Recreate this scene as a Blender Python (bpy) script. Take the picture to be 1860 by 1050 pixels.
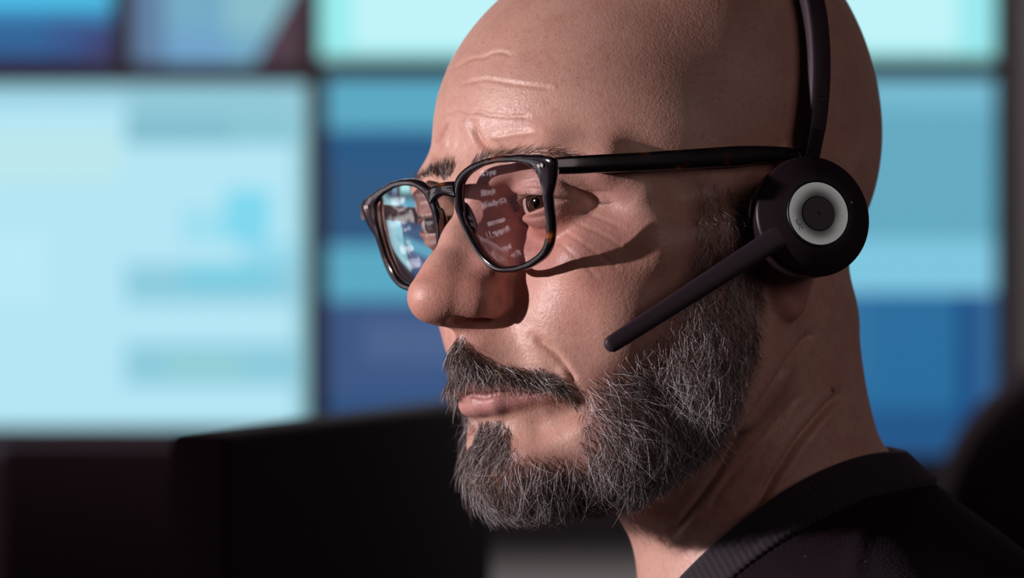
import bpy, bmesh, math, random
import numpy as np
from mathutils import Vector, Matrix
from mathutils.bvhtree import BVHTree

PI = math.pi
for o in list(bpy.data.objects):
    bpy.data.objects.remove(o, do_unlink=True)
SC = bpy.context.scene
COL = SC.collection
EYE_Z = 1.20                                   # camera height, metres

# ------------------------------------------------------------------ camera, world, lights, exposure
cam = bpy.data.cameras.new('camera')
cam_ob = bpy.data.objects.new('camera', cam)
COL.objects.link(cam_ob)
cam_ob.location = (0, -1.5, EYE_Z)
cam_ob.rotation_euler = (PI / 2, 0, 0)
cam.sensor_width = 36.0
cam.lens = 36 * 1.5 / 0.413333
cam.clip_start = 0.02
cam.dof.use_dof = True
cam.dof.focus_distance = 1.5 - 0.080
cam.dof.aperture_fstop = 7.4
SC.camera = cam_ob

world = bpy.data.worlds.new('world')
SC.world = world
world.use_nodes = True
world.node_tree.nodes['Background'].inputs[0].default_value = (0.30, 0.22, 0.26, 1)
world.node_tree.nodes['Background'].inputs[1].default_value = 0.09

def aim(ob, target):
    d = Vector(target) - ob.location
    ob.rotation_euler = d.to_track_quat('-Z', 'Y').to_euler()

key = bpy.data.lights.new('key_spot', 'SPOT')          # hard desk-side lamp, front left of the man
key.energy = 300; key.color = (1.0, 0.89, 0.91)
key.spot_size = math.radians(24); key.spot_blend = 0.6
key.shadow_soft_size = 0.022
key_ob = bpy.data.objects.new('key_spot', key); COL.objects.link(key_ob)
key_ob.location = (-2.22, -0.80, 1.50)
aim(key_ob, (0.0, -0.05, 1.20))

fill = bpy.data.lights.new('added_fill', 'AREA')     # added fill behind the camera, to the right, for shaded side and silver ring
fill.energy = 9; fill.color = (1.0, 0.80, 0.78); fill.shape = 'RECTANGLE'; fill.size = 1.5; fill.size_y = 1.2
fill_ob = bpy.data.objects.new('added_fill', fill); COL.objects.link(fill_ob)
fill_ob.location = (1.90, -2.1, 2.15)
aim(fill_ob, (0.1, 0, 1.1))

back = bpy.data.lights.new('added_wall_fill', 'AREA')     # added area light that brightens the grey wall round the screens
back.energy = 80; back.color = (1.0, 0.93, 0.93); back.shape = 'RECTANGLE'; back.size = 2.0; back.size_y = 0.5
back_ob = bpy.data.objects.new('added_wall_fill', back); COL.objects.link(back_ob)
back_ob.location = (-0.5, 2.2, 2.72)
aim(back_ob, (0.0, 3.6, 0.7))

SC.view_settings.view_transform = 'Standard'
SC.view_settings.look = 'None'
SC.view_settings.gamma = 1.0
SC.view_settings.use_curve_mapping = False
SC.view_settings.exposure = 0.0

# ------------------------------------------------------------------ materials
def lin(r, g, b):
    f = lambda c: (c / 255 / 12.92) if c / 255 <= 0.04045 else ((c / 255 + 0.055) / 1.055) ** 2.4
    return (f(r), f(g), f(b), 1)
def mat(name, col=(.5, .5, .5, 1), rough=.5, metal=0, spec=.5, emis=None, es=1.0, coat=0):
    m = bpy.data.materials.new(name); m.use_nodes = True
    b = m.node_tree.nodes['Principled BSDF']
    b.inputs['Base Color'].default_value = col; b.inputs['Roughness'].default_value = rough
    b.inputs['Metallic'].default_value = metal; b.inputs['Specular IOR Level'].default_value = spec
    b.inputs['Coat Weight'].default_value = coat; b.inputs['Coat Roughness'].default_value = .06
    if emis:
        b.inputs['Emission Color'].default_value = emis; b.inputs['Emission Strength'].default_value = es
    return m
class NT:
    def __init__(s, m): s.t = m.node_tree; s.b = s.t.nodes['Principled BSDF']
    def n(s, kind, **kw):
        x = s.t.nodes.new(kind)
        for k, v in kw.items():
            if k.startswith('i_'): x.inputs[k[2:].replace('_', ' ')].default_value = v
            else: setattr(x, k, v)
        return x
    def l(s, a, b): s.t.links.new(a, b)
    def mix(s, fac, a, b, mode='MIX'):
        x = s.t.nodes.new('ShaderNodeMix'); x.data_type = 'RGBA'; x.blend_type = mode
        for sock, val in ((x.inputs[0], fac), (x.inputs[6], a), (x.inputs[7], b)):
            if hasattr(val, 'is_linked'): s.l(val, sock)
            else: sock.default_value = val
        return x.outputs[2]
    def math(s, op, a, b=0.0, c=0.0, clamp=False):
        x = s.t.nodes.new('ShaderNodeMath'); x.operation = op; x.use_clamp = clamp
        for k, val in enumerate((a, b, c)):
            if hasattr(val, 'is_linked'): s.l(val, x.inputs[k])
            else: x.inputs[k].default_value = val
        return x.outputs[0]
    def ramp(s, fac, stops):
        x = s.t.nodes.new('ShaderNodeValToRGB'); s.l(fac, x.inputs[0])
        while len(x.color_ramp.elements) < len(stops): x.color_ramp.elements.new(.5)
        for e, (p, c) in zip(x.color_ramp.elements, stops): e.position = p; e.color = c
        return x.outputs[0]

M = {}
M['grey_wall'] = mat('grey_wall', lin(150, 144, 146), .8)
M['side_wall'] = mat('side_wall', lin(90, 84, 90), .85)
M['floor'] = mat('floor', lin(60, 56, 62), .7)
M['ceiling'] = mat('ceiling', lin(120, 118, 120), .9)
M['black'] = mat('black_plastic', (.030, .016, .024, 1), .45, spec=.35)
M['monitor_black'] = mat('monitor_black', (.019, .008, .013, 1), .7, spec=.1)
M['bezel'] = mat('bezel', (.020, .011, .016, 1), .5, spec=.25)
M['desk'] = mat('desk_laminate', lin(52, 46, 50), .5)
M['steel'] = mat('steel', lin(120, 120, 124), .35, metal=1)
M['chair_fabric'] = mat('chair_fabric', (.012, .006, .009, 1), .9, spec=.1)
for nm in ('grey_wall', 'floor', 'chair_fabric'):
    t = NT(M[nm]); c = t.n('ShaderNodeTexCoord'); nz = t.n('ShaderNodeTexNoise', i_Scale=35.0, i_Detail=4.0); t.l(c.outputs['Object'], nz.inputs['Vector'])
    bp = t.n('ShaderNodeBump', i_Strength=.12, i_Distance=.004); t.l(nz.outputs['Fac'], bp.inputs['Height']); t.l(bp.outputs['Normal'], t.b.inputs['Normal'])

# ------------------------------------------------------------------ object helpers
def tag(o, label=None, cat=None, group=None, kind=None):
    for k, v in (('label', label), ('category', cat), ('group', group), ('kind', kind)):
        if v: o[k] = v
    return o
def link(name, me, parent=None, mats=()):
    o = bpy.data.objects.new(name, me); COL.objects.link(o)
    for m in mats: me.materials.append(m)
    if parent: o.parent = parent
    return o
def empty(name, loc):
    o = bpy.data.objects.new(name, None); COL.objects.link(o); o.location = loc; o.empty_display_size = .05
    return o
def from_np(name, v, f, parent=None, mats=(), smooth=True):
    v = np.asarray(v, np.float32); f = np.asarray(f, np.int32)
    me = bpy.data.meshes.new(name); me.vertices.add(len(v)); me.vertices.foreach_set('co', v.ravel())
    me.loops.add(f.size); me.loops.foreach_set('vertex_index', f.ravel())
    me.polygons.add(len(f)); me.polygons.foreach_set('loop_start', (np.arange(len(f)) * f.shape[1]).astype(np.int32))
    me.polygons.foreach_set('use_smooth', np.full(len(f), smooth))
    me.update(calc_edges=True); me.validate()
    return link(name, me, parent, mats)
def from_bm(name, bm, parent=None, mats=(), smooth=True):
    bmesh.ops.recalc_face_normals(bm, faces=bm.faces)
    me = bpy.data.meshes.new(name); bm.to_mesh(me); bm.free()
    if smooth:
        me.polygons.foreach_set('use_smooth', [True] * len(me.polygons))
        me.set_sharp_from_angle(angle=math.radians(38))
    return link(name, me, parent, mats)
def unparent_offset(o, parent):
    """keep world coordinates of a mesh built in world space under a moved empty"""
    o.parent = parent; o.matrix_parent_inverse = Matrix.Translation(parent.location).inverted()
    return o
def bm_box(bm, lo, hi, bev=0.0, mi=0):
    lo = Vector(lo); hi = Vector(hi)
    r = bmesh.ops.create_cube(bm, size=1.0); vs = r['verts']
    for v in vs: v.co = Vector([lo[k] + (v.co[k] + .5) * (hi[k] - lo[k]) for k in range(3)])
    fs = list({f for v in vs for f in v.link_faces})
    for f in fs: f.material_index = mi
    if bev > 0:
        es = list({e for v in vs for e in v.link_edges})
        bmesh.ops.bevel(bm, geom=es, offset=bev, segments=3, profile=.5, affect='EDGES')
    return vs
def sweep(bm, pts, close=True):
    """pts: list of rings (each a list of 3D points), joined in order, ends capped"""
    rings = [[bm.verts.new(q) for q in r] for r in pts]
    n = len(rings[0])
    for a, b in zip(rings[:-1], rings[1:]):
        for k in range(n): bm.faces.new((a[k], a[(k + 1) % n], b[(k + 1) % n], b[k]))
    if close:
        bm.faces.new(rings[0][::-1]); bm.faces.new(rings[-1])
    else:
        a, b = rings[-1], rings[0]
        for k in range(n): bm.faces.new((a[k], a[(k + 1) % n], b[(k + 1) % n], b[k]))
def lathe(bm, prof, frame, seg=64, mi=0):
    """prof: (radius, height) pairs; frame: 4x4 matrix, axis = local z"""
    rings = []
    for r, h in prof:
        if r < 1e-7: rings.append([bm.verts.new(frame @ Vector((0, 0, h)))])
        else: rings.append([bm.verts.new(frame @ Vector((r * math.cos(2 * PI * k / seg), r * math.sin(2 * PI * k / seg), h))) for k in range(seg)])
    for a, b in zip(rings[:-1], rings[1:]):
        for k in range(seg):
            k2 = (k + 1) % seg
            if len(a) == 1 and len(b) == 1: continue
            if len(a) == 1: f = bm.faces.new((a[0], b[k2], b[k]))
            elif len(b) == 1: f = bm.faces.new((a[k], a[k2], b[0]))
            else: f = bm.faces.new((a[k], a[k2], b[k2], b[k]))
            f.material_index = mi
def text_mesh(name, body, size, matrix, parent, m, depth=0.0, align='CENTER'):
    cu = bpy.data.curves.new(name, 'FONT'); cu.body = body; cu.size = size; cu.align_x = align; cu.align_y = 'CENTER'; cu.extrude = depth
    tmp = bpy.data.objects.new(name + '_t', cu); COL.objects.link(tmp)
    dg = bpy.context.evaluated_depsgraph_get(); dg.update()
    me = bpy.data.meshes.new_from_object(tmp.evaluated_get(dg)); bpy.data.objects.remove(tmp, do_unlink=True)
    me.name = name; me.transform(matrix); me.materials.clear()
    o = link(name, me, parent, (m,))
    return o
def at(px, py, Y):
    k = (1.5 + Y) / 1.5 / 4500.0
    return Vector(((px - 930) * k, Y, EYE_Z + (525 - py) * k))

# ------------------------------------------------------------------ the room
def struct(name, lo, hi, m):
    bm = bmesh.new(); bm_box(bm, lo, hi); o = from_bm(name, bm, None, (m,), smooth=False); o['kind'] = 'structure'; return o
struct('floor', (-3.0, -2.6, -.08), (2.6, 3.7, 0), M['floor'])
struct('ceiling', (-3.0, -2.6, 2.8), (2.6, 3.7, 2.88), M['ceiling'])
struct('wall_back', (-3.08, 3.62, 0), (2.68, 3.7, 2.8), M['grey_wall'])
struct('wall_left', (-3.08, -2.6, 0), (-3.0, 3.62, 2.8), M['side_wall'])
struct('wall_right', (2.6, -2.6, 0), (2.68, 3.62, 2.8), M['side_wall'])
struct('wall_front', (-3.08, -2.68, 0), (2.68, -2.6, 2.8), M['side_wall'])

# ------------------------------------------------------------------ the video wall
EM = {}
def em(rgb, s=1.0):
    k = (rgb, s)
    if k not in EM:
        EM[k] = mat('screen_%d_%d_%d' % rgb, (.01, .01, .01, 1), .3, spec=.3, emis=lin(*rgb), es=s)
    return EM[k]
WY = 3.50
def wall_screen(name, x0, y0, x1, y1, base, rects, label, polys=()):
    """pixel-like rectangles on the plane of the video wall; rects = (x0,y0,x1,y1,rgb)"""
    a = at(x0, y1, WY); b = at(x1, y0, WY)
    root = empty('display_screen', ((a.x + b.x) / 2, WY + .05, a.z))
    tag(root, label, 'screen', 'screens of the video wall')
    bez = .011
    bm = bmesh.new()
    bm_box(bm, (a.x, WY + .004, a.z), (b.x, WY + .075, b.z), .004)
    unparent_offset(from_bm('housing', bm, None, (M['bezel'],), smooth=False), root)
    bm = bmesh.new()
    bm_box(bm, (a.x, WY - .004, a.z), (b.x, WY + .004, a.z + bez)); bm_box(bm, (a.x, WY - .004, b.z - bez), (b.x, WY + .004, b.z))
    bm_box(bm, (a.x, WY - .004, a.z + bez), (a.x + bez, WY + .004, b.z - bez)); bm_box(bm, (b.x - bez, WY - .004, a.z + bez), (b.x, WY + .004, b.z - bez))
    unparent_offset(from_bm('bezel', bm, None, (M['bezel'],), smooth=False), root)
    mats = []; bm = bmesh.new()
    def quad(pts, rgb, lift):
        m = em(rgb)
        if m not in mats: mats.append(m)
        f = bm.faces.new([bm.verts.new((p.x, WY + .002 - lift, p.z)) for p in pts]); f.material_index = mats.index(m)
    quad([Vector((a.x + bez, 0, a.z + bez)), Vector((b.x - bez, 0, a.z + bez)), Vector((b.x - bez, 0, b.z - bez)), Vector((a.x + bez, 0, b.z - bez))], base, 0)
    for k, (u0, v0, u1, v1, rgb) in enumerate(rects):
        p = at(u0, v1, WY); q = at(u1, v0, WY)
        quad([Vector((p.x, 0, p.z)), Vector((q.x, 0, p.z)), Vector((q.x, 0, q.z)), Vector((p.x, 0, q.z))], rgb, .0004 * (k + 1))
    for k, (pts, rgb) in enumerate(polys):
        quad([at(u, v, WY) for u, v in pts], rgb, .0004 * (k + 20))
    unparent_offset(from_bm('display', bm, None, mats, smooth=False), root)
    return root

wall_screen('s', -420, -330, 219, 131, (38, 96, 150),
            [(-400, -310, 205, 12, (70, 190, 230)), (-400, 12, 205, 34, (52, 140, 190)), (90, 34, 205, 118, (46, 84, 140)), (-400, 98, 205, 118, (34, 58, 110)), (150, 60, 205, 118, (52, 62, 112))],
            'blue video wall screen at the top left corner')
wall_screen('s', 226, -330, 560, 131, (112, 168, 196),
            [(240, -310, 300, 118, (92, 124, 160)), (300, 60, 410, 118, (108, 160, 200)), (410, -310, 545, 60, (132, 186, 200))],
            'grey blue video wall screen with a dark red diagonal corner',
            [([(462, 118), (548, 118), (548, -40)], (74, 52, 66))])
wall_screen('s', 566, -330, 1822, 122, (190, 242, 248),
            [(579, 88, 1809, 110, (150, 226, 228)), (579, -310, 640, 88, (150, 236, 236)), (1740, -310, 1809, 88, (150, 232, 238))],
            'bright cyan video wall screen behind the bald head')
wall_screen('s', -720, 138, 573, 790, (178, 228, 243),
            [(-700, 150, 561, 190, (150, 206, 222)), (228, 160, 561, 215, (142, 198, 214)), (228, 215, 420, 262, (126, 188, 204)), (420, 215, 561, 262, (134, 196, 210)),
             (410, 345, 490, 440, (124, 215, 238)), (330, 380, 410, 440, (156, 222, 240)), (440, 440, 535, 520, (150, 216, 236)),
             (228, 480, 535, 550, (140, 203, 222)), (330, 480, 500, 520, (120, 204, 226)), (228, 625, 561, 700, (140, 202, 220)), (300, 640, 440, 690, (146, 206, 214)), (535, 150, 561, 778, (146, 200, 212)),
             (-700, 240, 220, 330, (186, 230, 236)), (-700, 420, 90, 560, (184, 232, 246))],
            'large pale cyan video wall screen on the left')
wall_screen('s', 579, 128, 1822, 842, (36, 76, 122),
            [(591, 140, 1809, 236, (86, 166, 194)), (1400, 140, 1809, 200, (112, 182, 206)), (1400, 200, 1809, 435, (96, 168, 192)), (591, 236, 1400, 300, (26, 84, 130)), (591, 300, 1400, 445, (38, 84, 126)),
             (591, 445, 1400, 545, (86, 166, 194)), (1400, 435, 1809, 532, (124, 196, 222)), (591, 545, 1400, 730, (54, 84, 130)), (660, 580, 1400, 660, (70, 96, 140)),
             (1400, 532, 1740, 830, (32, 106, 156)), (1400, 532, 1580, 700, (44, 110, 158)), (1740, 532, 1770, 830, (10, 70, 126)), (1770, 532, 1809, 830, (44, 100, 150)), (1400, 740, 1740, 830, (28, 84, 136))],
            'dark blue video wall screen with light stripes behind the face')

# ------------------------------------------------------------------ furniture round him (mostly out of focus)
def rot_frame(origin, yaw):
    return Matrix.Translation(origin) @ Matrix.Rotation(yaw, 4, 'Z')
def xform(bm, mx):
    bmesh.ops.transform(bm, matrix=mx, verts=bm.verts)
def monitor(loc, yaw, w, h, zbot, label, desk_z, screen=None, back_only=True):
    """local x = width, local -y = viewing side; loc = foot of the stand"""
    root = empty('desk_monitor', (loc[0], loc[1], desk_z)); tag(root, label, 'monitor', None)
    mx = rot_frame((loc[0], loc[1], 0), yaw)
    def part(name, fn, m, parent=root, smooth=True):
        bm = bmesh.new(); fn(bm); xform(bm, mx); return unparent_offset(from_bm(name, bm, None, (m,), smooth), root)
    part('housing', lambda b: bm_box(b, (-w / 2, -.014, zbot), (w / 2, .020, zbot + h), .006), M['monitor_black'])
    part('stand_neck', lambda b: bm_box(b, (-.035, .022, desk_z + .01), (.035, .045, zbot + h * .55), .006), M['monitor_black'])
    part('stand_base', lambda b: bm_box(b, (-.12, -.09, desk_z), (.12, .11, desk_z + .012), .004), M['monitor_black'])
    part('display', lambda b: bm_box(b, (-w / 2 + .008, -.0152, zbot + .012), (w / 2 - .008, -.0142, zbot + h - .008)), screen or M['monitor_black'], smooth=False)
    return root, mx
DESK = 0.73
def desk(lo, hi, label):
    root = empty('desk', ((lo[0] + hi[0]) / 2, (lo[1] + hi[1]) / 2, 0)); tag(root, label, 'desk')
    bm = bmesh.new(); bm_box(bm, (lo[0], lo[1], DESK - .03), (hi[0], hi[1], DESK), .003)
    unparent_offset(from_bm('worktop', bm, None, (M['desk'],)), root)
    for x in (lo[0] + .05, hi[0] - .05):
        for y in (lo[1] + .05, hi[1] - .05):
            bm = bmesh.new(); bm_box(bm, (x - .025, y - .025, 0), (x + .025, y + .025, DESK - .03), .003)
            unparent_offset(from_bm('leg', bm, None, (M['black'],)), root)
    return root

# desks, monitors, cabinet, chair
desk((-.85, -.45), (-.35, 1.45), 'dark office desk in front of the bald man')
desk((-.80, 1.95), (.35, 2.75), 'dark desk before the video wall')
bm = bmesh.new()
a = at(-700, 797, WY); b = at(576, 797, WY)
bm_box(bm, (a.x, 3.12, 0.0), (b.x, 3.60, a.z), .004)
for k in range(1, 5):
    x = a.x + (b.x - a.x) * k / 5
    bm_box(bm, (x - .002, 3.117, .06), (x + .002, 3.121, a.z - .03))
cab = from_bm('media_cabinet', bm, None, (M['monitor_black'],), smooth=False)
tag(cab, 'low black cabinet under the large pale cyan screen', 'cabinet')

pr = at(845, 725, 1.10); pl = at(350, 785, .50)
mid = (pr + pl) / 2
yawB = math.atan2(pr.y - pl.y, pr.x - pl.x) + PI
monitor((mid.x, mid.y), yawB, .616, .36, pr.z - .36, 'black monitor seen from behind with its edge rising toward the face', DESK)
pA = at(420, 803, 2.20)
monitor((pA.x, 2.20), PI, .452, .29, pA.z - .29, 'black monitor seen from behind, nearest the left edge of the photo', DESK)
# extra desk part under the slanted monitor
desk((-.34, .28), (.16, 1.32), 'dark side desk under the black monitor with the slanted edge')

# the monitor he reads: white code on a dark purple screen
scr = mat('code_screen', (.004, .003, .005, 1), .25, spec=.4, emis=(.24, .17, .21, 1), es=1.0)
codeM, mxC = monitor((-.62, .14), PI / 2, .64, .38, .90, 'monitor with lines of white code that the bald man is reading', DESK, scr)
ink = mat('code_ink', (.02, .02, .02, 1), .4, emis=(1, .95, .97, 1), es=9)
code = ['@thmonkiger_7_1', 'target script', '(0)/reginger_2_1', 'target abs', '(0) 225', 'target', '/dunt 005', '/Assignment 1003 */', '(0) homedefault', '(C5) upload (0g)', 'wei target', '1772207 ///', 'return node']
for i in range(8):
    for j, xo in enumerate((-.15, .16)):
        txt = code[(i * 3 + j * 4) % len(code)]
        mx = mxC @ Matrix.Translation((xo + .012 * ((i * 7 + j) % 3), -.0158, 1.262 - .035 * (i % 2) - .094 * (i // 2))) @ Matrix.Rotation(PI / 2, 4, 'X')
        unparent_offset(text_mesh('code_line', txt, .025, mx, None, ink), codeM)

# office chair behind him
chair = empty('office_chair', (.62, 1.85, 0)); tag(chair, 'black high-backed office chair out of focus at the lower right', 'chair')
def cpart(name, fn, m, smooth=True):
    bm = bmesh.new(); fn(bm); return unparent_offset(from_bm(name, bm, None, (m,), smooth), chair)
def backrest(bm):
    w, h, r = .50, .66, .16
    rings = []
    for (ins, y) in ((.03, -.045), (.008, -.035), (0, -.01), (0, .02), (.01, .04), (.035, .05)):
        ring = []
        for cx, cz, a0 in ((w / 2 - r, h / 2 - r, 0), (-w / 2 + r, h / 2 - r, 90), (-w / 2 + r, -h / 2 + r, 180), (w / 2 - r, -h / 2 + r, 270)):
            for k in range(9):
                t = math.radians(a0 + 90 * k / 8); x = cx + (r - ins) * math.cos(t); z = cz + (r - ins) * math.sin(t)
                ring.append(Vector((.63 + x, 1.88 + y + .10 * (x / w) ** 2 * -1, .815 + z)))
        rings.append(ring)
    sweep(bm, rings)
cpart('backrest', backrest, M['chair_fabric'])
cpart('seat', lambda b: bm_box(b, (.38, 1.40, .42), (.88, 1.88, .50), .03), M['chair_fabric'])
cpart('stem', lambda b: lathe(b, [(0, .08), (.03, .08), (.025, .42), (0, .42)], Matrix.Translation((.63, 1.64, 0)), 24), M['black'])
for k in range(5):
    t = 2 * PI * k / 5 + .3
    d = Vector((math.cos(t), math.sin(t), 0)); c0 = Vector((.63, 1.64, .09)); c1 = c0 + d * .29 + Vector((0, 0, -.025))
    s = Vector((-d.y, d.x, 0)) * .02
    cpart('leg', lambda b: sweep(b, [[c0 - s, c0 + s, c0 + s + Vector((0, 0, .03)), c0 - s + Vector((0, 0, .03))], [c1 - s * .7, c1 + s * .7, c1 + s * .7 + Vector((0, 0, .02)), c1 - s * .7 + Vector((0, 0, .02))]]), M['black'], False)
    cpart('caster', lambda b: lathe(b, [(0, -.012), (.03, -.012), (.032, 0), (.03, .012), (0, .012)], Matrix.Translation((c1.x, c1.y, .032)) @ Matrix.Rotation(t + PI / 2, 4, 'Z') @ Matrix.Rotation(PI / 2, 4, 'X'), 24), M['black'])
cpart('back_bar', lambda b: bm_box(b, (.60, 1.86, .44), (.66, 1.95, .70), .01), M['black'])

# ------------------------------------------------------------------ head pose (millimetres, origin between the ear canals)
_al, _pi, _ro = np.radians([37.0, -2.0, 6.0])
F0 = np.array([-np.cos(_al), -np.sin(_al), 0]); L0 = np.array([np.sin(_al), -np.cos(_al), 0]); U0 = np.array([0, 0, 1.])
Fv = F0 * np.cos(_pi) + U0 * np.sin(_pi); Uv = U0 * np.cos(_pi) - F0 * np.sin(_pi)
Lv = L0 * np.cos(_ro) + Uv * np.sin(_ro); Uv = Uv * np.cos(_ro) - L0 * np.sin(_ro)
R = np.stack([Lv, Fv, Uv], 1)                       # head axes: left, forward, up
HO = np.array([61.11, 0.0, 14.0])                   # head origin relative to the camera axis, mm
f32 = np.float32
R32 = R.astype(f32)
def to_world(q): return (np.asarray(q, float) @ R.T + HO) * .001 + np.array([0, 0, EYE_Z])
def sheet(q):
    """chart of the left side of the head used to lay out hair lines and creases: local mm -> (u, v)"""
    w = np.asarray(q, float) @ R.T + HO; k = 4.5 * 1500 / (1500 + w[..., 1])
    return np.stack([930 + w[..., 0] * k, 525 - w[..., 2] * k], -1)
CAM_L = (np.array([0, -1500., 0]) - HO) @ R
def ray_dir(P):
    P = np.asarray(P, float)
    d = np.stack([(P[..., 0] - 930) / 4.5, np.full(P.shape[:-1], 1500.), (525 - P[..., 1]) / 4.5], -1) @ R
    return d / np.linalg.norm(d, axis=-1, keepdims=True)
# ---- numpy implicit-surface toolkit (millimetres) -------------------------------------------
def V(*a): return np.array(a,dtype=f32)
def ell(p,c,r,rot=None):
    q=p-V(*c)
    if rot is not None: q=q@rot
    r=V(*r); k0=np.sqrt(((q/r)**2).sum(1)); k1=np.sqrt(((q/(r*r))**2).sum(1))+1e-9
    return k0*(k0-1)/k1
def cap(p,a,b,ra,rb=None):
    rb=ra if rb is None else rb
    a=V(*a);b=V(*b);ab=b-a;pa=p-a
    t=np.clip((pa@ab)/float(ab@ab),0,1)
    return np.sqrt(((pa-t[:,None]*ab)**2).sum(1))-(ra+(rb-ra)*t)
def chain(p,pts,k=3.0):
    d=None
    for (a,b) in zip(pts[:-1],pts[1:]):
        e=cap(p,a[:3],b[:3],a[3],b[3]); d=e if d is None else smin(d,e,k)
    return d
def smin(a,b,k):
    h=np.maximum(k-np.abs(a-b),0)/k
    return np.minimum(a,b)-h*h*k*0.25
def smax(a,b,k): return -smin(-a,-b,k)
def sub(a,b,k): return smax(a,-b,k)
def rotz(d):
    a=np.radians(d);return np.array([[np.cos(a),-np.sin(a),0],[np.sin(a),np.cos(a),0],[0,0,1]],dtype=f32)
def rotx(d):
    a=np.radians(d);return np.array([[1,0,0],[0,np.cos(a),-np.sin(a)],[0,np.sin(a),np.cos(a)]],dtype=f32)
def roty(d):
    a=np.radians(d);return np.array([[np.cos(a),0,np.sin(a)],[0,1,0],[-np.sin(a),0,np.cos(a)]],dtype=f32)

EYE=(32.0,78.2,19.3); EYE_R=12.0
def head_sdf(q):
    """q: head-local mm (x left, y forward, z up, origin between the ear canals)"""
    p=q.copy(); p[:,0]=np.abs(p[:,0])
    # cranium
    d=ell(p,(0,-2,50),(74.5,89,79))
    d=smin(d,ell(p,(0,-24,70),(70,70,68)),20)
    d=smin(d,ell(p,(0,-38,38),(64,54,60)),20)
    d=smin(d,ell(p,(0,38,50),(58,53,50)),18)
    d=smin(d,ell(p,(0,27,36),(67,50,38)),18)
    # brow ridge and glabella
    d=smin(d,chain(p,[(0,91.5,27,8),(18,89.5,31,8.5),(38,81.5,34,8),(54,69,30,7),(60,58,20,6)],4),12)
    # mid face
    d=smin(d,ell(p,(0,44,-10),(55,46,48)),16)
    d=smin(d,ell(p,(0,58,-36),(31,36,33)),14)
    d=smin(d,ell(p,(0,16,-24),(64.5,58,58)),16)
    # cheek bones and arch
    d=smin(d,chain(p,[(42,73,-4,11),(58,53,-2,10),(66,28,1,8),(66,2,3,6)],6),18)
    d=smin(d,ell(p,(37,58,-26),(22,22,27)),14)
    d=smin(d,ell(p,(25,74,-26),(13,12.5,16)),12)
    # jaw
    d=smin(d,ell(p,(0,44,-58),(46,48,42)),16)
    d=smin(d,chain(p,[(12,76,-80,13),(34,60,-76,13),(49,22,-64,12),(56,6,-50,11),(61,0,-14,10)],10),20)
    d=smin(d,ell(p,(0,82,-80),(22,18,17)),12)
    d=smin(d,ell(p,(54,22,-36),(13,26,34)),14)
    # eye sockets
    d=sub(d,ell(p,(32.5,95,15),(20,16,12)),10)
    d=sub(d,ell(p,(19,92,14),(7,9,10)),7)
    # nose
    n=chain(p,[(0,90,24,6.5),(0,100,8,7.2),(0,109.5,-5,8.2),(0,116,-13,9.8)],5)
    n=smin(n,chain(p,[(7,87,14,6),(10,95,-4,7.5),(10,103,-13,7.5)],5),9)
    n=smin(n,chain(p,[(5,112,-13.5,8.2),(10.5,104.5,-15.5,7.2),(13,98,-17,6.2)],4),6)
    n=smin(n,cap(p,(0,111,-20),(0,97,-25),4.2,4),4)
    d=smin(d,n,5)
    d=sub(d,chain(p,[(22.5,97,-8,1),(22.2,95,-17,1),(18.5,94,-25.5,1)],1),3)
    d=sub(d,chain(p,[(7.4,110.5,-23.6,3.0),(9.4,104,-23.0,3.6),(9.2,100,-21,3.2)],1.5),2.0)
    # philtrum, lips
    d=smin(d,ell(p,(0,84,-37),(14,23.5,15)),8)
    up=chain(p,[(0,101,-47.6,4.2),(4,100.8,-46.8,4.4),(13,95.5,-48.6,3.8),(26.5,83.5,-53,2.2)],3)
    lo=chain(p,[(0,98.6,-56.2,4.0),(9,96.4,-56.2,3.8),(25.5,83.5,-54.4,2.4)],3)
    d=smin(d,up,5); d=smin(d,lo,5)
    ax_=np.abs(p[:,0]); zs=-52-.055*ax_+.5*np.cos(ax_*.45); ys=106-.0262*ax_*ax_
    slot=np.maximum(np.maximum(np.abs(p[:,2]-zs)-.85*np.clip((29-ax_)/12,.15,1),ax_-28.5),ys-4.5-p[:,1])
    d=sub(d,slot,1.4)
    d=sub(d,chain(p,[(0,106,-67,4),(13,100,-67,4),(23,89.5,-65.5,3.4),(33,78,-61,3)],3),8)
    # naso-labial fold
    d=sub(d,chain(p,[(20,99,-18,1.2),(27,94,-30,1.5),(33,86,-44,1.5)],2),5)
    # lids : a slightly larger sphere than the eyeball, opened by an almond
    ex,ey,ez=EYE
    lid=ell(p,EYE,(14.0,14.2,13.4))
    d=smin(d,lid,5.5)
    u=np.clip((p[:,0]-14.2)/31.5,0,1)*2-1
    zm=ez-2.0+1.2*u
    zu=zm+4.1*(1-np.abs(u+.05)**2.3)
    zl=zm-2.6*(1-np.abs(u)**2.0)
    alm=np.maximum(np.maximum(p[:,2]-zu,zl-p[:,2]),np.maximum(np.abs(p[:,0]-29.9)-15.6,ey+1.5-p[:,1]))
    d=sub(d,alm,.9)
    # ears
    er=ell(p,(74,-8,5),(7,17,29),rotz(-22)@rotx(10))
    er=sub(er,ell(p,(82,-4,6),(6,9,17),rotz(-22)@rotx(10)),3)
    er=smin(er,ell(p,(73,-1,-24),(5,8,10)),5)
    d=smin(d,er,4)
    return d
def neck_sdf(w):
    """w: millimetres in room axes (x right, y away, z up), origin as the head"""
    d=chain(w,[(28,10,-30,52),(27,12,-70,54),(51,16,-125,53.5),(64,20,-190,64)],12)
    d=smin(d,cap(w,(38,28,-105),(120,20,-170),40,50),16)
    return d
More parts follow.
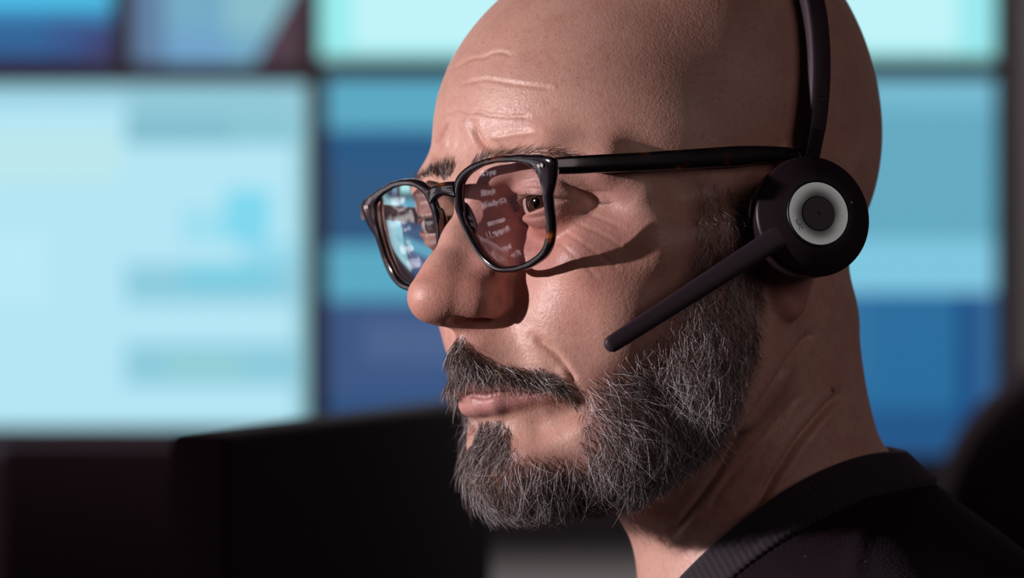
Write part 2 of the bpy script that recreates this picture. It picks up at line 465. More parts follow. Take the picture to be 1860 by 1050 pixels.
def torso_sdf(w):
    d=ell(w,(62,20,-330),(112,165,190))
    d=smin(d,chain(w,[(58,0,-150,48),(92,-100,-185,50),(104,-150,-215,52)],10),40)
    d=smin(d,chain(w,[(58,40,-150,48),(60,130,-185,50),(52,185,-215,52)],10),40)
    d=smin(d,chain(w,[(104,-150,-215,52),(96,-178,-330,46),(70,-182,-440,42)],10),22)
    d=smin(d,chain(w,[(52,185,-215,52),(34,212,-330,46),(6,205,-440,42)],10),22)
    d=smin(d,cap(w,(88,10,-185),(118,18,-290),72,95),40)
    d=smin(d,ell(w,(70,20,-520),(118,160,200)),60)
    d=smin(d,chain(w,[(70,-182,-440,42),(-20,-175,-500,38),(-180,-120,-455,30)],10),18)
    d=smin(d,chain(w,[(6,205,-440,42),(-60,200,-500,38),(-210,150,-455,30)],10),18)
    return d
def body_sdf(w):
    d=smin(head_sdf(w@R32),neck_sdf(w),14)
    return smin(d,torso_sdf(w),26)
def surface_nets(fn,lo,hi,h,coarse=4,band=2.6):
    lo=np.array(lo,float);hi=np.array(hi,float)
    nb=np.ceil((hi-lo)/(h*coarse)).astype(int); n=nb*coarse+1
    # coarse blocks
    ci=np.stack(np.meshgrid(*[np.arange(k) for k in nb],indexing='ij'),-1).reshape(-1,3)
    cc=(lo+(ci+.5)*h*coarse).astype(f32)
    dc=np.concatenate([fn(c) for c in np.array_split(cc,max(1,len(cc)//200000))])
    G=np.empty(n,f32)
    # sign fill
    S=np.sign(dc).reshape(nb)*99
    G[:-1,:-1,:-1]=np.repeat(np.repeat(np.repeat(S,coarse,0),coarse,1),coarse,2)
    G[-1]=99;G[:,-1]=99;G[:,:,-1]=99
    act=ci[np.abs(dc)<h*coarse*band]
    # mark fine samples
    m=np.zeros(n,bool); o=np.arange(coarse+1)
    for a in o:
        for b in o:
            for c in o:
                m[act[:,0]*coarse+a,act[:,1]*coarse+b,act[:,2]*coarse+c]=True
    idx=np.argwhere(m)
    pts=(lo+idx*h).astype(f32)
    val=np.concatenate([fn(c) for c in np.array_split(pts,max(1,len(pts)//200000))])
    G[idx[:,0],idx[:,1],idx[:,2]]=val
    s=G<0
    cell=np.zeros(np.array(n)-1,np.int8)
    for a in (0,1):
        for b in (0,1):
            for c in (0,1):
                cell+=s[a:n[0]-1+a,b:n[1]-1+b,c:n[2]-1+c]
    cm=(cell>0)&(cell<8)
    cidx=np.argwhere(cm)
    vid=-np.ones(cm.shape,np.int64);vid[cm]=np.arange(len(cidx))
    acc=np.zeros((len(cidx),3));cnt=np.zeros(len(cidx))
    corners=[(a,b,c) for a in (0,1) for b in (0,1) for c in (0,1)]
    gv={k:G[cidx[:,0]+k[0],cidx[:,1]+k[1],cidx[:,2]+k[2]] for k in corners}
    for k in corners:
        for ax in range(3):
            if k[ax]: continue
            k2=list(k);k2[ax]=1;k2=tuple(k2)
            g0,g1=gv[k],gv[k2];x=(g0<0)!=(g1<0)
            t=np.where(x,g0/np.where(x,g0-g1,1),0)
            pos=np.zeros((len(cidx),3));pos[:]=k;pos[:,ax]=t
            acc+=pos*x[:,None];cnt+=x
    verts=lo+(cidx+acc/cnt[:,None])*h
    faces=[]
    for ax in range(3):
        s0=[slice(1,n[i]-1) for i in range(3)]; s0[ax]=slice(0,n[ax]-1)
        s1=list(s0); s1[ax]=slice(1,n[ax])
        A=s[tuple(s0)];B=s[tuple(s1)]
        e=np.argwhere(A!=B); off=np.array([s0[i].start for i in range(3)]);flip=A[e[:,0],e[:,1],e[:,2]]
        e=e+off;u,v=[i for i in range(3) if i!=ax] if ax!=1 else (2,0)
        if ax==2:u,v=0,1
        def at(du,dv):
            c=e.copy();c[:,u]+=du;c[:,v]+=dv;return vid[c[:,0],c[:,1],c[:,2]]
        quad=np.stack([at(-1,-1),at(0,-1),at(0,0),at(-1,0)],1)
        quad[~flip]=quad[~flip][:,::-1]
        faces.append(quad)
    faces=np.concatenate(faces);faces=faces[(faces>=0).all(1)]
    return verts,faces
def grad(fn,p,e=0.35):
    g=np.empty_like(p)
    for i in range(3):
        a=p.copy();a[:,i]+=e;b=p.copy();b[:,i]-=e
        g[:,i]=(fn(a.astype(f32))-fn(b.astype(f32)))/(2*e)
    return g
def project(fn,v,it=2):
    for _ in range(it):
        g=grad(fn,v);d=fn(v.astype(f32))
        v=v-np.clip(d/np.maximum((g*g).sum(1),.2),-1.5,1.5)[:,None]*g
    return v

# ------------------------------------------------------------------ the person: one continuous body
RES = 0.85
LO, HI = (-125, -150, -250), (150, 150, 150)
bv, bf = surface_nets(body_sdf, LO, HI, RES)
bv = project(body_sdf, bv)
nrm = grad(body_sdf, bv); nrm /= np.linalg.norm(nrm, axis=1, keepdims=True) + 1e-9
lv = bv @ R                                          # head-local coordinates
def pip(P, poly):
    """points inside polygon"""
    poly = np.asarray(poly, float); x, y = P[:, 0], P[:, 1]; inside = np.zeros(len(P), bool)
    j = len(poly) - 1
    for i in range(len(poly)):
        xi, yi = poly[i]; xj, yj = poly[j]
        c = ((yi > y) != (yj > y)) & (x < (xj - xi) * (y - yi) / (yj - yi + 1e-12) + xi)
        inside ^= c; j = i
    return inside
def pdist(P, line):
    line = np.asarray(line, float); best = np.full(len(P), 1e9)
    for a, b in zip(line[:-1], line[1:]):
        ab = b - a; t = np.clip(((P - a) @ ab) / (ab @ ab + 1e-9), 0, 1)
        best = np.minimum(best, np.linalg.norm(P - a - t[:, None] * ab, axis=1))
    return best
sym = lv.copy(); sym[:, 0] = np.abs(sym[:, 0])
uv_s = sheet(sym); uv_n = sheet(lv)                  # mirrored chart / true chart
front = (nrm @ np.array([0, -1., 0])) > -.15         # surface of the near side

# creases: (line in chart units, depth mm, half width, on both sides?)
CREASES = [
    ([(822, 126), (846, 110), (862, 105), (878, 104), (896, 95), (914, 95), (930, 101)], .55, 2.8, 0),
    ([(838, 153), (862, 147), (881, 144), (904, 147), (930, 152), (965, 156), (1000, 160)], .55, 2.8, 0),
    ([(800, 212), (816, 203), (831, 197), (850, 205), (873, 203), (888, 209), (911, 211), (960, 212)], .55, 2.8, 0),
    ([(816, 222), (803, 243), (792, 266), (790, 287), (795, 310), (797, 328)], 1.65, 4, 0),
    ([(824, 224), (817, 243), (814, 266), (815, 290)], 0.75, 3.5, 0),
    ([(836, 230), (832, 250), (830, 275)], 0.45, 3.5, 0),
    ([(858, 226), (863, 240), (870, 254), (880, 264), (892, 270)], 1.95, 5, 0),
    ([(852, 215), (858, 226)], 0.75, 5, 0),
    ([(888, 254), (911, 248), (938, 243), (975, 240)], 0.75, 5, 0),
    ([(925, 390), (946, 395), (969, 396), (991, 392), (1010, 385)], 0.68, 3, 1),
    ([(940, 402), (955, 410), (974, 419), (991, 419), (1012, 410)], 0.75, 4, 1),
    ([(930, 357), (948, 350), (968, 349), (990, 353), (1012, 362)], 0.90, 3, 1),
    ([(944, 340), (966, 337), (990, 340)], 0.45, 3, 1), ([(946, 329), (968, 326), (990, 330)], 0.38, 3, 1),
    ([(1015, 328), (1050, 344), (1084, 368)], 1.05, 5, 1),
    ([(1040, 352), (1075, 348), (1112, 350)], .32, 2.8, 1), ([(1045, 385), (1085, 394), (1130, 414)], .32, 2.8, 1),
    ([(1040, 402), (1090, 424), (1142, 456)], .32, 2.8, 1), ([(1028, 422), (1070, 450), (1124, 488)], .32, 2.8, 1), ([(1015, 440), (1048, 470), (1085, 505)], .32, 2.8, 1),
    ([(966, 612), (982, 622), (998, 634), (1012, 648), (1026, 664), (1038, 684), (1047, 706)], 1.50, 5, 1),
    ([(1478, 600), (1440, 648), (1380, 740), (1304, 860), (1262, 920), (1225, 965)], 2.20, 6, 0),
    ([(1530, 712), (1495, 748), (1450, 800), (1410, 860), (1384, 905), (1350, 960)], 3.08, 6.5, 0),
    ([(1455, 712), (1400, 780), (1331, 860), (1285, 930)], 1.05, 6, 0),
    ([(1430, 745), (1370, 850)], 0.60, 5, 0),
]
disp = np.zeros(len(bv))
for line, dep, hw, both in CREASES:
    P = uv_s if both else uv_n
    bb = np.asarray(line); m = (P[:, 0] > bb[:, 0].min() - 40) & (P[:, 0] < bb[:, 0].max() + 40) & (P[:, 1] > bb[:, 1].min() - 40) & (P[:, 1] < bb[:, 1].max() + 40)
    m &= (front | bool(both)) & (lv[:, 1] > -95)
    ix = np.nonzero(m)[0]
    if not len(ix): continue
    d = pdist(P[ix], line); g = np.exp(-(d / hw) ** 2); g2 = np.exp(-((d - 2.6 * hw) / (1.6 * hw)) ** 2)
    ends = np.minimum(np.linalg.norm(P[ix] - bb[0], axis=1), np.linalg.norm(P[ix] - bb[-1], axis=1)); fade = np.clip(ends / (3.0 * hw) , .15, 1)
    disp[ix] += (-dep * g + .13 * dep * g2) * fade
# ribs of the lower neck tendons are in the shape; fine uneven skin
bv = bv + nrm * disp[:, None]
lv = bv @ R
print('body verts', len(bv))

# painted-on skin regions
lipU = [(806, 694), (822, 690), (850, 694), (880, 704), (915, 706), (960, 706), (1000, 713), (1004, 717), (960, 716), (905, 720), (880, 722), (845, 712), (815, 708)]
lipL = [(843, 716), (870, 718), (905, 717), (960, 714), (1003, 716), (985, 726), (955, 736), (925, 745), (895, 752), (865, 757), (842, 756)]
BEARD = [(1262, 322), (1254, 418), (1244, 490), (1232, 545), (1205, 600), (1150, 642), (1085, 668), (1056, 702), (1050, 735), (1058, 770), (1046, 812), (1000, 830), (950, 824), (930, 805), (924, 776), (912, 764), (850, 762), (780, 765), (780, 985), (1100, 985), (1106, 940), (1150, 918), (1236, 868), (1308, 806), (1352, 732), (1376, 640), (1388, 560), (1384, 480), (1368, 420), (1350, 345)]
MOUST = [(780, 604), (826, 605), (846, 613), (861, 631), (874, 647), (900, 659), (935, 664), (985, 668), (1012, 680), (1034, 702), (1052, 732), (1046, 740), (1018, 718), (985, 704), (935, 698), (890, 692), (850, 690), (825, 690), (780, 692)]
def soft(P, poly, w):
    d = pdist(P, list(poly) + [poly[0]]); s = np.where(pip(P, poly), d, -d)
    return np.clip(.5 + s / (2 * w), 0, 1)
near_head = (sym[:, 1] > -30) & (lv[:, 2] > -125)
a_lip = np.zeros(len(bv)); a_beard = np.zeros(len(bv)); a_red = np.zeros(len(bv)); a_mole = np.zeros(len(bv)); a_scalp = np.zeros(len(bv))
ix = np.nonzero(near_head & (lv[:, 1] > 60))[0]
a_lip[ix] = np.maximum(soft(uv_s[ix], lipL, 5), soft(uv_s[ix], lipU, 4))
ix = np.nonzero(near_head)[0]
a_beard[ix] = np.maximum(soft(uv_s[ix], BEARD, 14), soft(uv_s[ix], MOUST, 8))
def blob(c, r): return np.exp(-(((sym - np.array(c)) / np.array(r)) ** 2).sum(1))
a_red = .8 * blob((0, 112, -14), (16, 20, 14)) + .9 * blob((15, 98, -14), (9, 12, 12)) + .55 * blob((42, 72, -14), (22, 25, 18)) + .25 * blob((20, 82, 12), (8, 14, 9)) + .5 * blob((34, 82, 8), (14, 12, 6)) + .9 * blob((76, -8, 4), (12, 22, 36))
a_mole = np.exp(-((uv_n - np.array([1512, 709])) @ np.array([[.9, .42], [-.42, .9]]) / np.array([3.2, 5.5])) ** 2 @ np.ones(2)) * front
sc = (lv[:, 2] - 48) / 14 + np.clip(-(lv[:, 1] - 62) / 40, -2, 1.2)
a_scalp = np.clip(sc, 0, 1) * (lv[:, 2] > 12)
body_w = to_world(lv)
person = from_np('person', body_w, bf)
pm = person.data
for nm, arr in (('lip', a_lip), ('beard', a_beard), ('red', np.clip(a_red, 0, 1)), ('mole', a_mole), ('scalp', a_scalp)):
    at_ = pm.attributes.new(nm, 'FLOAT', 'POINT'); at_.data.foreach_set('value', arr.astype(f32))
tag(person, 'bald man with a short grey beard looking left, wearing a black sweater', 'person')

sk = mat('skin', lin(205, 148, 122), .46, spec=.5); t = NT(sk); b = t.b
tc = t.n('ShaderNodeTexCoord').outputs['Object']
def noise(scale, det=3.0, rough=.6):
    x = t.n('ShaderNodeTexNoise', i_Scale=scale, i_Detail=det, i_Roughness=rough); t.l(tc, x.inputs['Vector']); return x.outputs['Fac']
def attr(nm): return t.n('ShaderNodeAttribute', attribute_name=nm).outputs['Fac']
base = t.mix(t.math('MULTIPLY', t.math('SUBTRACT', noise(60), .42, clamp=True), 2.2, clamp=True), lin(198, 154, 138), lin(182, 130, 118))
base = t.mix(t.math('MULTIPLY', t.math('SUBTRACT', noise(420, 2), .52, clamp=True), 1.6, clamp=True), base, lin(160, 104, 92))
base = t.mix(t.math('MULTIPLY', attr('red'), .55), base, lin(190, 98, 84))
vor = t.n('ShaderNodeTexVoronoi', i_Scale=720.0); t.l(tc, vor.inputs['Vector'])
dots = t.math('LESS_THAN', vor.outputs['Distance'], .17)
dots = t.math('MULTIPLY', t.math('MULTIPLY', dots, attr('scalp')), t.math('GREATER_THAN', noise(300, 1), .5))
base = t.mix(t.math('MULTIPLY', attr('scalp'), .18), base, lin(140, 105, 92))
base = t.mix(t.math('MULTIPLY', dots, .55), base, lin(58, 42, 40))
base = t.mix(t.math('MULTIPLY', attr('beard'), .55), base, lin(100, 58, 54))
base = t.mix(t.math('MULTIPLY', attr('lip'), .85), base, lin(178, 122, 118))
base = t.mix(attr('mole'), base, lin(50, 28, 26))
t.l(base, b.inputs['Base Color'])
v2 = t.n('ShaderNodeTexVoronoi', i_Scale=1500.0); t.l(tc, v2.inputs['Vector'])
v3 = t.n('ShaderNodeTexVoronoi', i_Scale=800.0); t.l(tc, v3.inputs['Vector'])
hgt = t.math('ADD', t.math('MULTIPLY', v2.outputs['Distance'], .5), t.math('ADD', t.math('MULTIPLY', v3.outputs['Distance'], .6), t.math('MULTIPLY', noise(380, 4, .7), 1.1)))
bp = t.n('ShaderNodeBump', i_Strength=.28, i_Distance=.0004); t.l(hgt, bp.inputs['Height']); t.l(bp.outputs['Normal'], b.inputs['Normal'])
rg = t.math('ADD', .36, t.math('MULTIPLY', noise(500, 2), .22)); t.l(rg, b.inputs['Roughness'])
b.inputs['Subsurface Weight'].default_value = .22
b.inputs['Subsurface Radius'].default_value = (1.0, .34, .18); b.inputs['Subsurface Scale'].default_value = .0024
pm.materials.append(sk)
BVH = BVHTree.FromPolygons([tuple(q) for q in body_w], [tuple(map(int, q)) for q in bf])

# ------------------------------------------------------------------ eyes
eym = mat('eye', (.8, .8, .8, 1), .08, spec=.6, coat=1.0); t = NT(eym)
tc = t.n('ShaderNodeTexCoord').outputs['Object']
sx = t.n('ShaderNodeSeparateXYZ'); t.l(tc, sx.inputs[0])
rr = t.math('MULTIPLY', t.math('SQRT', t.math('ADD', t.math('MULTIPLY', sx.outputs[0], sx.outputs[0]), t.math('MULTIPLY', sx.outputs[1], sx.outputs[1]))), 1000.0 / 12)
frontz = t.math('GREATER_THAN', sx.outputs[2], 0)
nz = t.n('ShaderNodeTexNoise', i_Scale=900.0, i_Detail=3.0); t.l(tc, nz.inputs['Vector'])
ir = t.ramp(t.math('ADD', rr, t.math('MULTIPLY', t.math('SUBTRACT', nz.outputs['Fac'], .5), .05)), [(0, (.002, .001, .001, 1)), (.165, (.002, .001, .001, 1)), (.19, (.060, .026, .014, 1)), (.40, (.035, .014, .009, 1)), (.455, (.010, .005, .005, 1)), (.49, (.012, .007, .007, 1)), (.515, lin(205, 190, 180)), (.75, lin(205, 178, 166)), (1, lin(190, 110, 100))])
t.l(t.mix(frontz, lin(200, 150, 140), ir), t.b.inputs['Base Color'])
for sx_ in (1, -1):
    c = np.array([EYE[0] * sx_, EYE[1], EYE[2]])
    tgt = ray_dir(np.array([[973., 368.]]))[0]
    if sx_ == 1:
        oc = CAM_L - c; bq = oc @ tgt; hit = CAM_L + tgt * (-bq - math.sqrt(max(bq * bq - (oc @ oc - 12.6 ** 2), 0)))
        gaze = (hit - c) / np.linalg.norm(hit - c)
    gw = Vector(gaze @ R.T)
    bm = bmesh.new()
    bmesh.ops.create_uvsphere(bm, u_segments=64, v_segments=48, radius=.012)
    for v in bm.verts:
        r2 = math.hypot(v.co.x, v.co.y)
        if v.co.z > 0 and r2 < .0062: v.co.z += .0011 * (1 - (r2 / .0062) ** 2)
    o = from_bm('eyeball', bm, person, (eym,))
    o.data.set_sharp_from_angle(angle=PI)
    o.matrix_world = Matrix.Translation(Vector(to_world(c))) @ gw.to_track_quat('Z', 'Y').to_matrix().to_4x4()

# ------------------------------------------------------------------ hair as fine tapered tubes
rng = np.random.default_rng(7)
hm = mat('hair', (.3, .3, .3, 1), .38, spec=.5); t = NT(hm)
t.l(t.n('ShaderNodeAttribute', attribute_name='tone').outputs['Color'], t.b.inputs['Base Color'])
def strands(name, roots, nors, dirs, lens, lift, rad, tones, curl=.25, droop=.15, label=None, segs=6):
    n = len(roots); s = np.linspace(0, 1, segs + 1)
    side = np.cross(nors, dirs); side /= np.linalg.norm(side, axis=1, keepdims=True) + 1e-9
    ph = rng.uniform(0, 6.28, n); am = rng.normal(0, curl, n); am2 = rng.normal(0, curl * .6, n)
    pts = np.empty((n, segs + 1, 3))
    for k, q in enumerate(s):
        along = q; up = lift * (q - .62 * q * q) * 1.3
        sw = am * q * q + .12 * curl * np.sin(5 * q + ph); bend = am2 * q * q
        pts[:, k] = roots + lens[:, None] * (dirs * along + nors * (up + .5 * bend)[:, None] + side * sw[:, None] + np.array([0, 0, -1.]) * (droop * q * q))
    tan = np.gradient(pts, axis=1); tan /= np.linalg.norm(tan, axis=2, keepdims=True) + 1e-9
    ref = np.where(np.abs(tan[..., 2:3]) < .9, np.array([0, 0, 1.]), np.array([1., 0, 0]))
    u = np.cross(tan, ref); u /= np.linalg.norm(u, axis=2, keepdims=True) + 1e-9; w = np.cross(tan, u)
    tp = (1 - .75 * s ** 1.6)[None, :, None] * rad[:, None, None]
    V_ = np.stack([pts + tp * (math.cos(a) * u + math.sin(a) * w) for a in (0, 2.094, 4.189)], 2)     # n, seg+1, 3, 3
    base = (np.arange(n) * (segs + 1) * 3)[:, None, None]
    k = np.arange(segs)[None, :, None] * 3; j = np.arange(3)[None, None, :]; j2 = (j + 1) % 3
    Fc = np.stack([base + k + j, base + k + j2, base + k + 3 + j2, base + k + 3 + j], -1).reshape(-1, 4)
    V_ = to_world(V_.reshape(-1, 3))
    me = bpy.data.meshes.new(name); me.vertices.add(len(V_)); me.vertices.foreach_set('co', V_.astype(f32).ravel())
    me.loops.add(Fc.size); me.loops.foreach_set('vertex_index', Fc.ravel().astype(np.int32))
    me.polygons.add(len(Fc)); me.polygons.foreach_set('loop_start', (np.arange(len(Fc)) * 4).astype(np.int32))
    me.polygons.foreach_set('use_smooth', np.ones(len(Fc), bool))
    me.update(calc_edges=True); me.validate()
    ca = me.color_attributes.new('tone', 'FLOAT_COLOR', 'POINT')
    cc = np.ones((len(V_), 4), f32); cc[:, :3] = np.repeat(tones, (segs + 1) * 3, axis=0); ca.data.foreach_set('color', cc.ravel())
    o = link(name, me, person, (hm,))
    if label: o['label'] = label
    return o
tri = lv[bf]; fcen = tri.mean(1); fn_ = np.cross(tri[:, 2] - tri[:, 0], tri[:, 3] - tri[:, 1]); far_ = np.linalg.norm(fn_, axis=1) * .5; fn_ /= np.linalg.norm(fn_, axis=1, keepdims=True) + 1e-9
gl = (nrm @ R)[bf[:, 0]]; fn_ *= np.sign((fn_ * gl).sum(1, keepdims=True))
fs = fcen.copy(); fs[:, 0] = np.abs(fs[:, 0]); fuv = sheet(fs); fnm = fn_.copy(); fnm[:, 0] *= np.where(fcen[:, 0] < 0, -1, 1)
def seed(mask_w, density, far_keep=.45):
    """random roots; mask_w = weight per face"""
    p = far_ * mask_w * density * np.where(fcen[:, 0] < -12, far_keep, 1)
    cnt = rng.poisson(p); ids = np.repeat(np.arange(len(p)), cnt)
    q = tri[ids]; a = rng.random((len(ids), 2)); pos = (q[:, 0] * ((1 - a[:, :1]) * (1 - a[:, 1:])) + q[:, 1] * (a[:, :1] * (1 - a[:, 1:])) + q[:, 2] * (a[:, :1] * a[:, 1:]) + q[:, 3] * ((1 - a[:, :1]) * a[:, 1:]))
    return ids, pos
RX = R.T                                             # camera axes in head coordinates: rows of R.T are not needed singly
def flow(ids, guides, jit):
    """guides: (u, v, du, dv) chart directions blended by distance, laid into the tangent plane"""
    g = np.asarray(guides, float); P = fuv[ids]
    w = 1 / (((P[:, None, :] - g[None, :, :2]) ** 2).sum(2) + 200) ** 1.6
    d2 = (w[:, :, None] * (g[:, 2:] / np.linalg.norm(g[:, 2:], axis=1, keepdims=True))[None]).sum(1)
    d2 /= np.linalg.norm(d2, axis=1, keepdims=True)
    a = rng.normal(0, jit, len(ids)); d2 = np.stack([d2[:, 0] * np.cos(a) - d2[:, 1] * np.sin(a), d2[:, 0] * np.sin(a) + d2[:, 1] * np.cos(a)], 1)
    d3 = np.stack([d2[:, 0], np.zeros(len(ids)), -d2[:, 1]], 1) @ R
    n_ = fnm[ids]; d3 = d3 - n_ * (d3 * n_).sum(1, keepdims=True); d3 /= np.linalg.norm(d3, axis=1, keepdims=True) + 1e-9
    d3[:, 0] *= np.where(fcen[ids, 0] < 0, -1, 1)
    return d3
def tone(n, dark, white, auburn=0.0):
    r = rng.random(n); out = np.empty((n, 3))
    g = rng.uniform(.16, .40, n)[:, None]; out[:] = g * np.array([1, .89, .93])
    w_ = r < white; out[w_] = rng.uniform(.60, .95, w_.sum())[:, None] * np.array([1, .94, .98])
    d_ = r > 1 - dark; out[d_] = rng.uniform(.016, .055, d_.sum())[:, None] * np.array([1.3, .78, .64])
    a_ = (r > 1 - dark - auburn) & ~d_; out[a_] = rng.uniform(.6, 1.3, a_.sum())[:, None] * np.array([.16, .075, .032])
    return out
ok = (fs[:, 1] > -28) & (fs[:, 2] > -118)
# beard with sideburns
wB = np.zeros(len(fs)); ii = np.nonzero(ok & (fuv[:, 0] > 770) & (fuv[:, 0] < 1400) & (fuv[:, 1] > 310) & (fuv[:, 1] < 990))[0]
Pb = fuv[ii]; d_in = pdist(Pb, BEARD + [BEARD[0]]); inside = pip(Pb, BEARD)
up_edge = pdist(Pb, [(1262, 322), (1254, 418), (1244, 490), (1232, 545), (1205, 600), (1150, 642), (1085, 668), (1056, 702), (1050, 735), (1058, 770), (1046, 812), (1000, 830), (950, 824)])
wB[ii] = inside * np.clip(up_edge / 40, .12, 1) ** .8 * np.clip((Pb[:, 1] - 250) / 260, .35, 1)
side_b = (Pb[:, 1] < 600); wB[ii] *= np.where(side_b, .75, 1)
GB = [(1310, 340, .0, 1), (1320, 420, .12, 1), (1280, 520, .05, 1), (1360, 540, .1, 1), (1220, 620, .3, 1), (1120, 680, .75, .7), (1180, 740, .35, 1), (1070, 740, .75, .65), (1070, 800, .55, 1), (1310, 650, -.05, 1), (1340, 730, -.25, 1), (1250, 800, -.2, 1),
      (1000, 860, -.05, 1), (900, 800, -.5, .8), (850, 790, -.3, 1), (840, 850, -.8, .5), (870, 900, -.35, 1), (960, 920, .1, 1), (1080, 890, .3, 1), (1160, 880, .1, 1), (900, 850, -.4, 1), (960, 850, .05, 1)]
ids, pos = seed(wB, 1.1)
u_, v_ = fuv[ids, 0], fuv[ids, 1]
ln = 6.5 + 7.0 * np.clip((v_ - 480) / 300, 0, 1) + 0.0 * np.clip((v_ - 800) / 100, 0, 1)
ln *= 1 - .35 * np.clip((v_ - 860) / 60, 0, 1)
ln *= 1 - .25 * np.clip((960 - u_) / 60, 0, 1)
edge = pdist(fuv[ids], BEARD + [BEARD[0]]); ln *= np.clip(.55 + edge / 70, .5, 1) * rng.uniform(.65, 1.25, len(ids))
chin = np.clip((1010 - u_) / 120, 0, 1); burn = np.clip((620 - v_) / 120, 0, 1)
tn = tone(len(ids), .58, .25, .06); m = rng.random(len(ids)) < np.clip((u_ - 1150) / 80, 0, 1) * .8; tn[m] = tone(int(m.sum()), .42, .42, .04)
m = rng.random(len(ids)) < .55 * chin; tn[m] = tone(int(m.sum()), .54, .17, .25)
m = rng.random(len(ids)) < .5 * burn; tn[m] = tone(int(m.sum()), .28, .40, .10)
strands('beard', pos, fn_[ids], flow(ids, GB, .36), ln, .55, rng.uniform(.05, .09, len(ids)), tn, curl=.36, droop=.10, label='short grey and white full beard with sideburns')
n_b = len(ids)
# moustache
wM = np.zeros(len(fs)); ii = np.nonzero(ok & (fs[:, 1] > 68) & (fuv[:, 1] > 600) & (fuv[:, 1] < 745) & (fuv[:, 0] < 1060))[0]
wM[ii] = pip(fuv[ii], MOUST) * np.clip(pdist(fuv[ii], MOUST + [MOUST[0]]) / 10, .35, 1)
ids, pos = seed(wM, 4.2, .9)
strands('moustache', pos, fn_[ids], flow(ids, [(800, 640, -.55, .8), (825, 650, -.1, 1), (860, 668, .2, 1), (900, 675, .3, 1), (950, 680, .5, .85), (1000, 695, .8, .6), (1035, 720, .7, .8)], .32),
        rng.uniform(4.0, 8.5, len(ids)) * np.clip((760 - fuv[ids, 1]) / 60, .6, 1) * 1.12, .55, rng.uniform(.055, .09, len(ids)), tone(len(ids), .60, .18, .19), curl=.25, droop=.12, label='brown moustache flecked with grey')
# soul patch belongs to the beard region below the lip
wS = np.zeros(len(fs)); ii = np.nonzero(ok & (fs[:, 1] > 70) & (fuv[:, 1] > 750) & (fuv[:, 1] < 850) & (fuv[:, 0] < 930))[0]
wS[ii] = pip(fuv[ii], [(780, 758), (850, 762), (912, 760), (926, 776), (930, 812), (910, 840), (780, 840)])
ids, pos = seed(wS, 1.7, .8)
strands('soul_patch', pos, fn_[ids], flow(ids, [(850, 780, -.2, 1), (890, 790, .25, 1)], .3), rng.uniform(4, 8, len(ids)), .45, rng.uniform(.05, .085, len(ids)), tone(len(ids), .5, .22, .16), curl=.25)
# eyebrows
BROW = [(851, 312), (856, 295), (874, 285), (905, 278), (950, 272), (1000, 269), (1040, 274), (1058, 282), (1050, 286), (1000, 282), (950, 285), (905, 293), (876, 303), (858, 320)]
for sgn in (1, -1):
    wE = np.zeros(len(fs)); ii = np.nonzero((fs[:, 1] > 50) & (fuv[:, 1] > 255) & (fuv[:, 1] < 325) & (fuv[:, 0] < 1070) & (fcen[:, 0] * sgn > 0))[0]
    wE[ii] = pip(fuv[ii], BROW)
    ids, pos = seed(wE, 1.7 if sgn == 1 else 3.2, 1.0)
    strands('eyebrow', pos, fn_[ids], flow(ids, [(842, 305, -.1, -1), (862, 290, .5, -.8), (900, 284, 1, -.35), (960, 276, 1, -.1), (1040, 276, 1, .25)], .3), rng.uniform(3.4, 6.0, len(ids)), .18, rng.uniform(.05, .08, len(ids)), tone(len(ids), .86, .02, .08), curl=.18, droop=0)
# eyelashes along the upper lids
for sgn in (1, -1):
    uu = np.linspace(-.93, .93, 110); x = 14.2 + (uu + 1) / 2 * 31.5
    z = EYE[2] - 2.0 + 1.2 * uu + 4.1 * (1 - np.abs(uu + .05) ** 2.3) + rng.uniform(-.1, .6, len(uu))
    y = EYE[1] + np.sqrt(np.maximum(14.3 ** 2 - (x - EYE[0]) ** 2 - (z - EYE[2]) ** 2, 9.0)); y = np.maximum(y, 84.5 - np.abs(uu))
    rt = np.stack([x, y, z], 1); nr = rt - np.array(EYE); nr /= np.linalg.norm(nr, axis=1, keepdims=True)
    dr = nr * .75 + np.stack([.25 * uu, np.zeros_like(uu), -.25 - 0 * uu], 1); dr /= np.linalg.norm(dr, axis=1, keepdims=True)
    for a in (rt, nr, dr): a[:, 0] *= sgn
    strands('eyelashes', rt, nr, dr, rng.uniform(4, 6.5, len(uu)), -.1, np.full(len(uu), .06), np.full((len(uu), 3), .008), curl=.08, droop=-.45)
print('hair', n_b)
NECKPLANE = [-0.5101, 0.4434, 0.737, -111.77]
BANDSPLIT = -4.0
BOOM_Y = -105.0

# ------------------------------------------------------------------ black sweater with ribbed collar (children of the person)
NECK_N = np.array(NECKPLANE[:3]); NECK_D = NECKPLANE[3]
def tn_sdf(w): return smin(neck_sdf(w), torso_sdf(w), 26)
def fold(w):
    w = np.array(w, f32); w[:, 1] = 14 - (np.sqrt((w[:, 1] - 16) ** 2 + 900) - 8.5); return w
def cut(w): return fold(w) @ NECK_N.astype(f32) - f32(NECK_D)
def sweater_sdf(w): return smax(tn_sdf(w) - 3.2, cut(w) + 6, 3)
def collar_sdf(w):
    c = cut(w); return smax(np.abs(tn_sdf(w) - 2.7) - 2.3, np.abs(c + 8.5) - 8.5, 2.5)
def shift(v): return (v + HO) * .001 + np.array([0, 0, EYE_Z])
v, f = surface_nets(sweater_sdf, (-250, -245, -470), (235, 275, -60), 3.0)
v = project(sweater_sdf, v)
g = grad(sweater_sdf, v); g /= np.linalg.norm(g, axis=1, keepdims=True) + 1e-9
P = sheet(v @ R)
d = pdist(P, [(1583, 898), (1568, 928), (1558, 985), (1548, 1050), (1540, 1150)]); m = (g[:, 1] < 0)
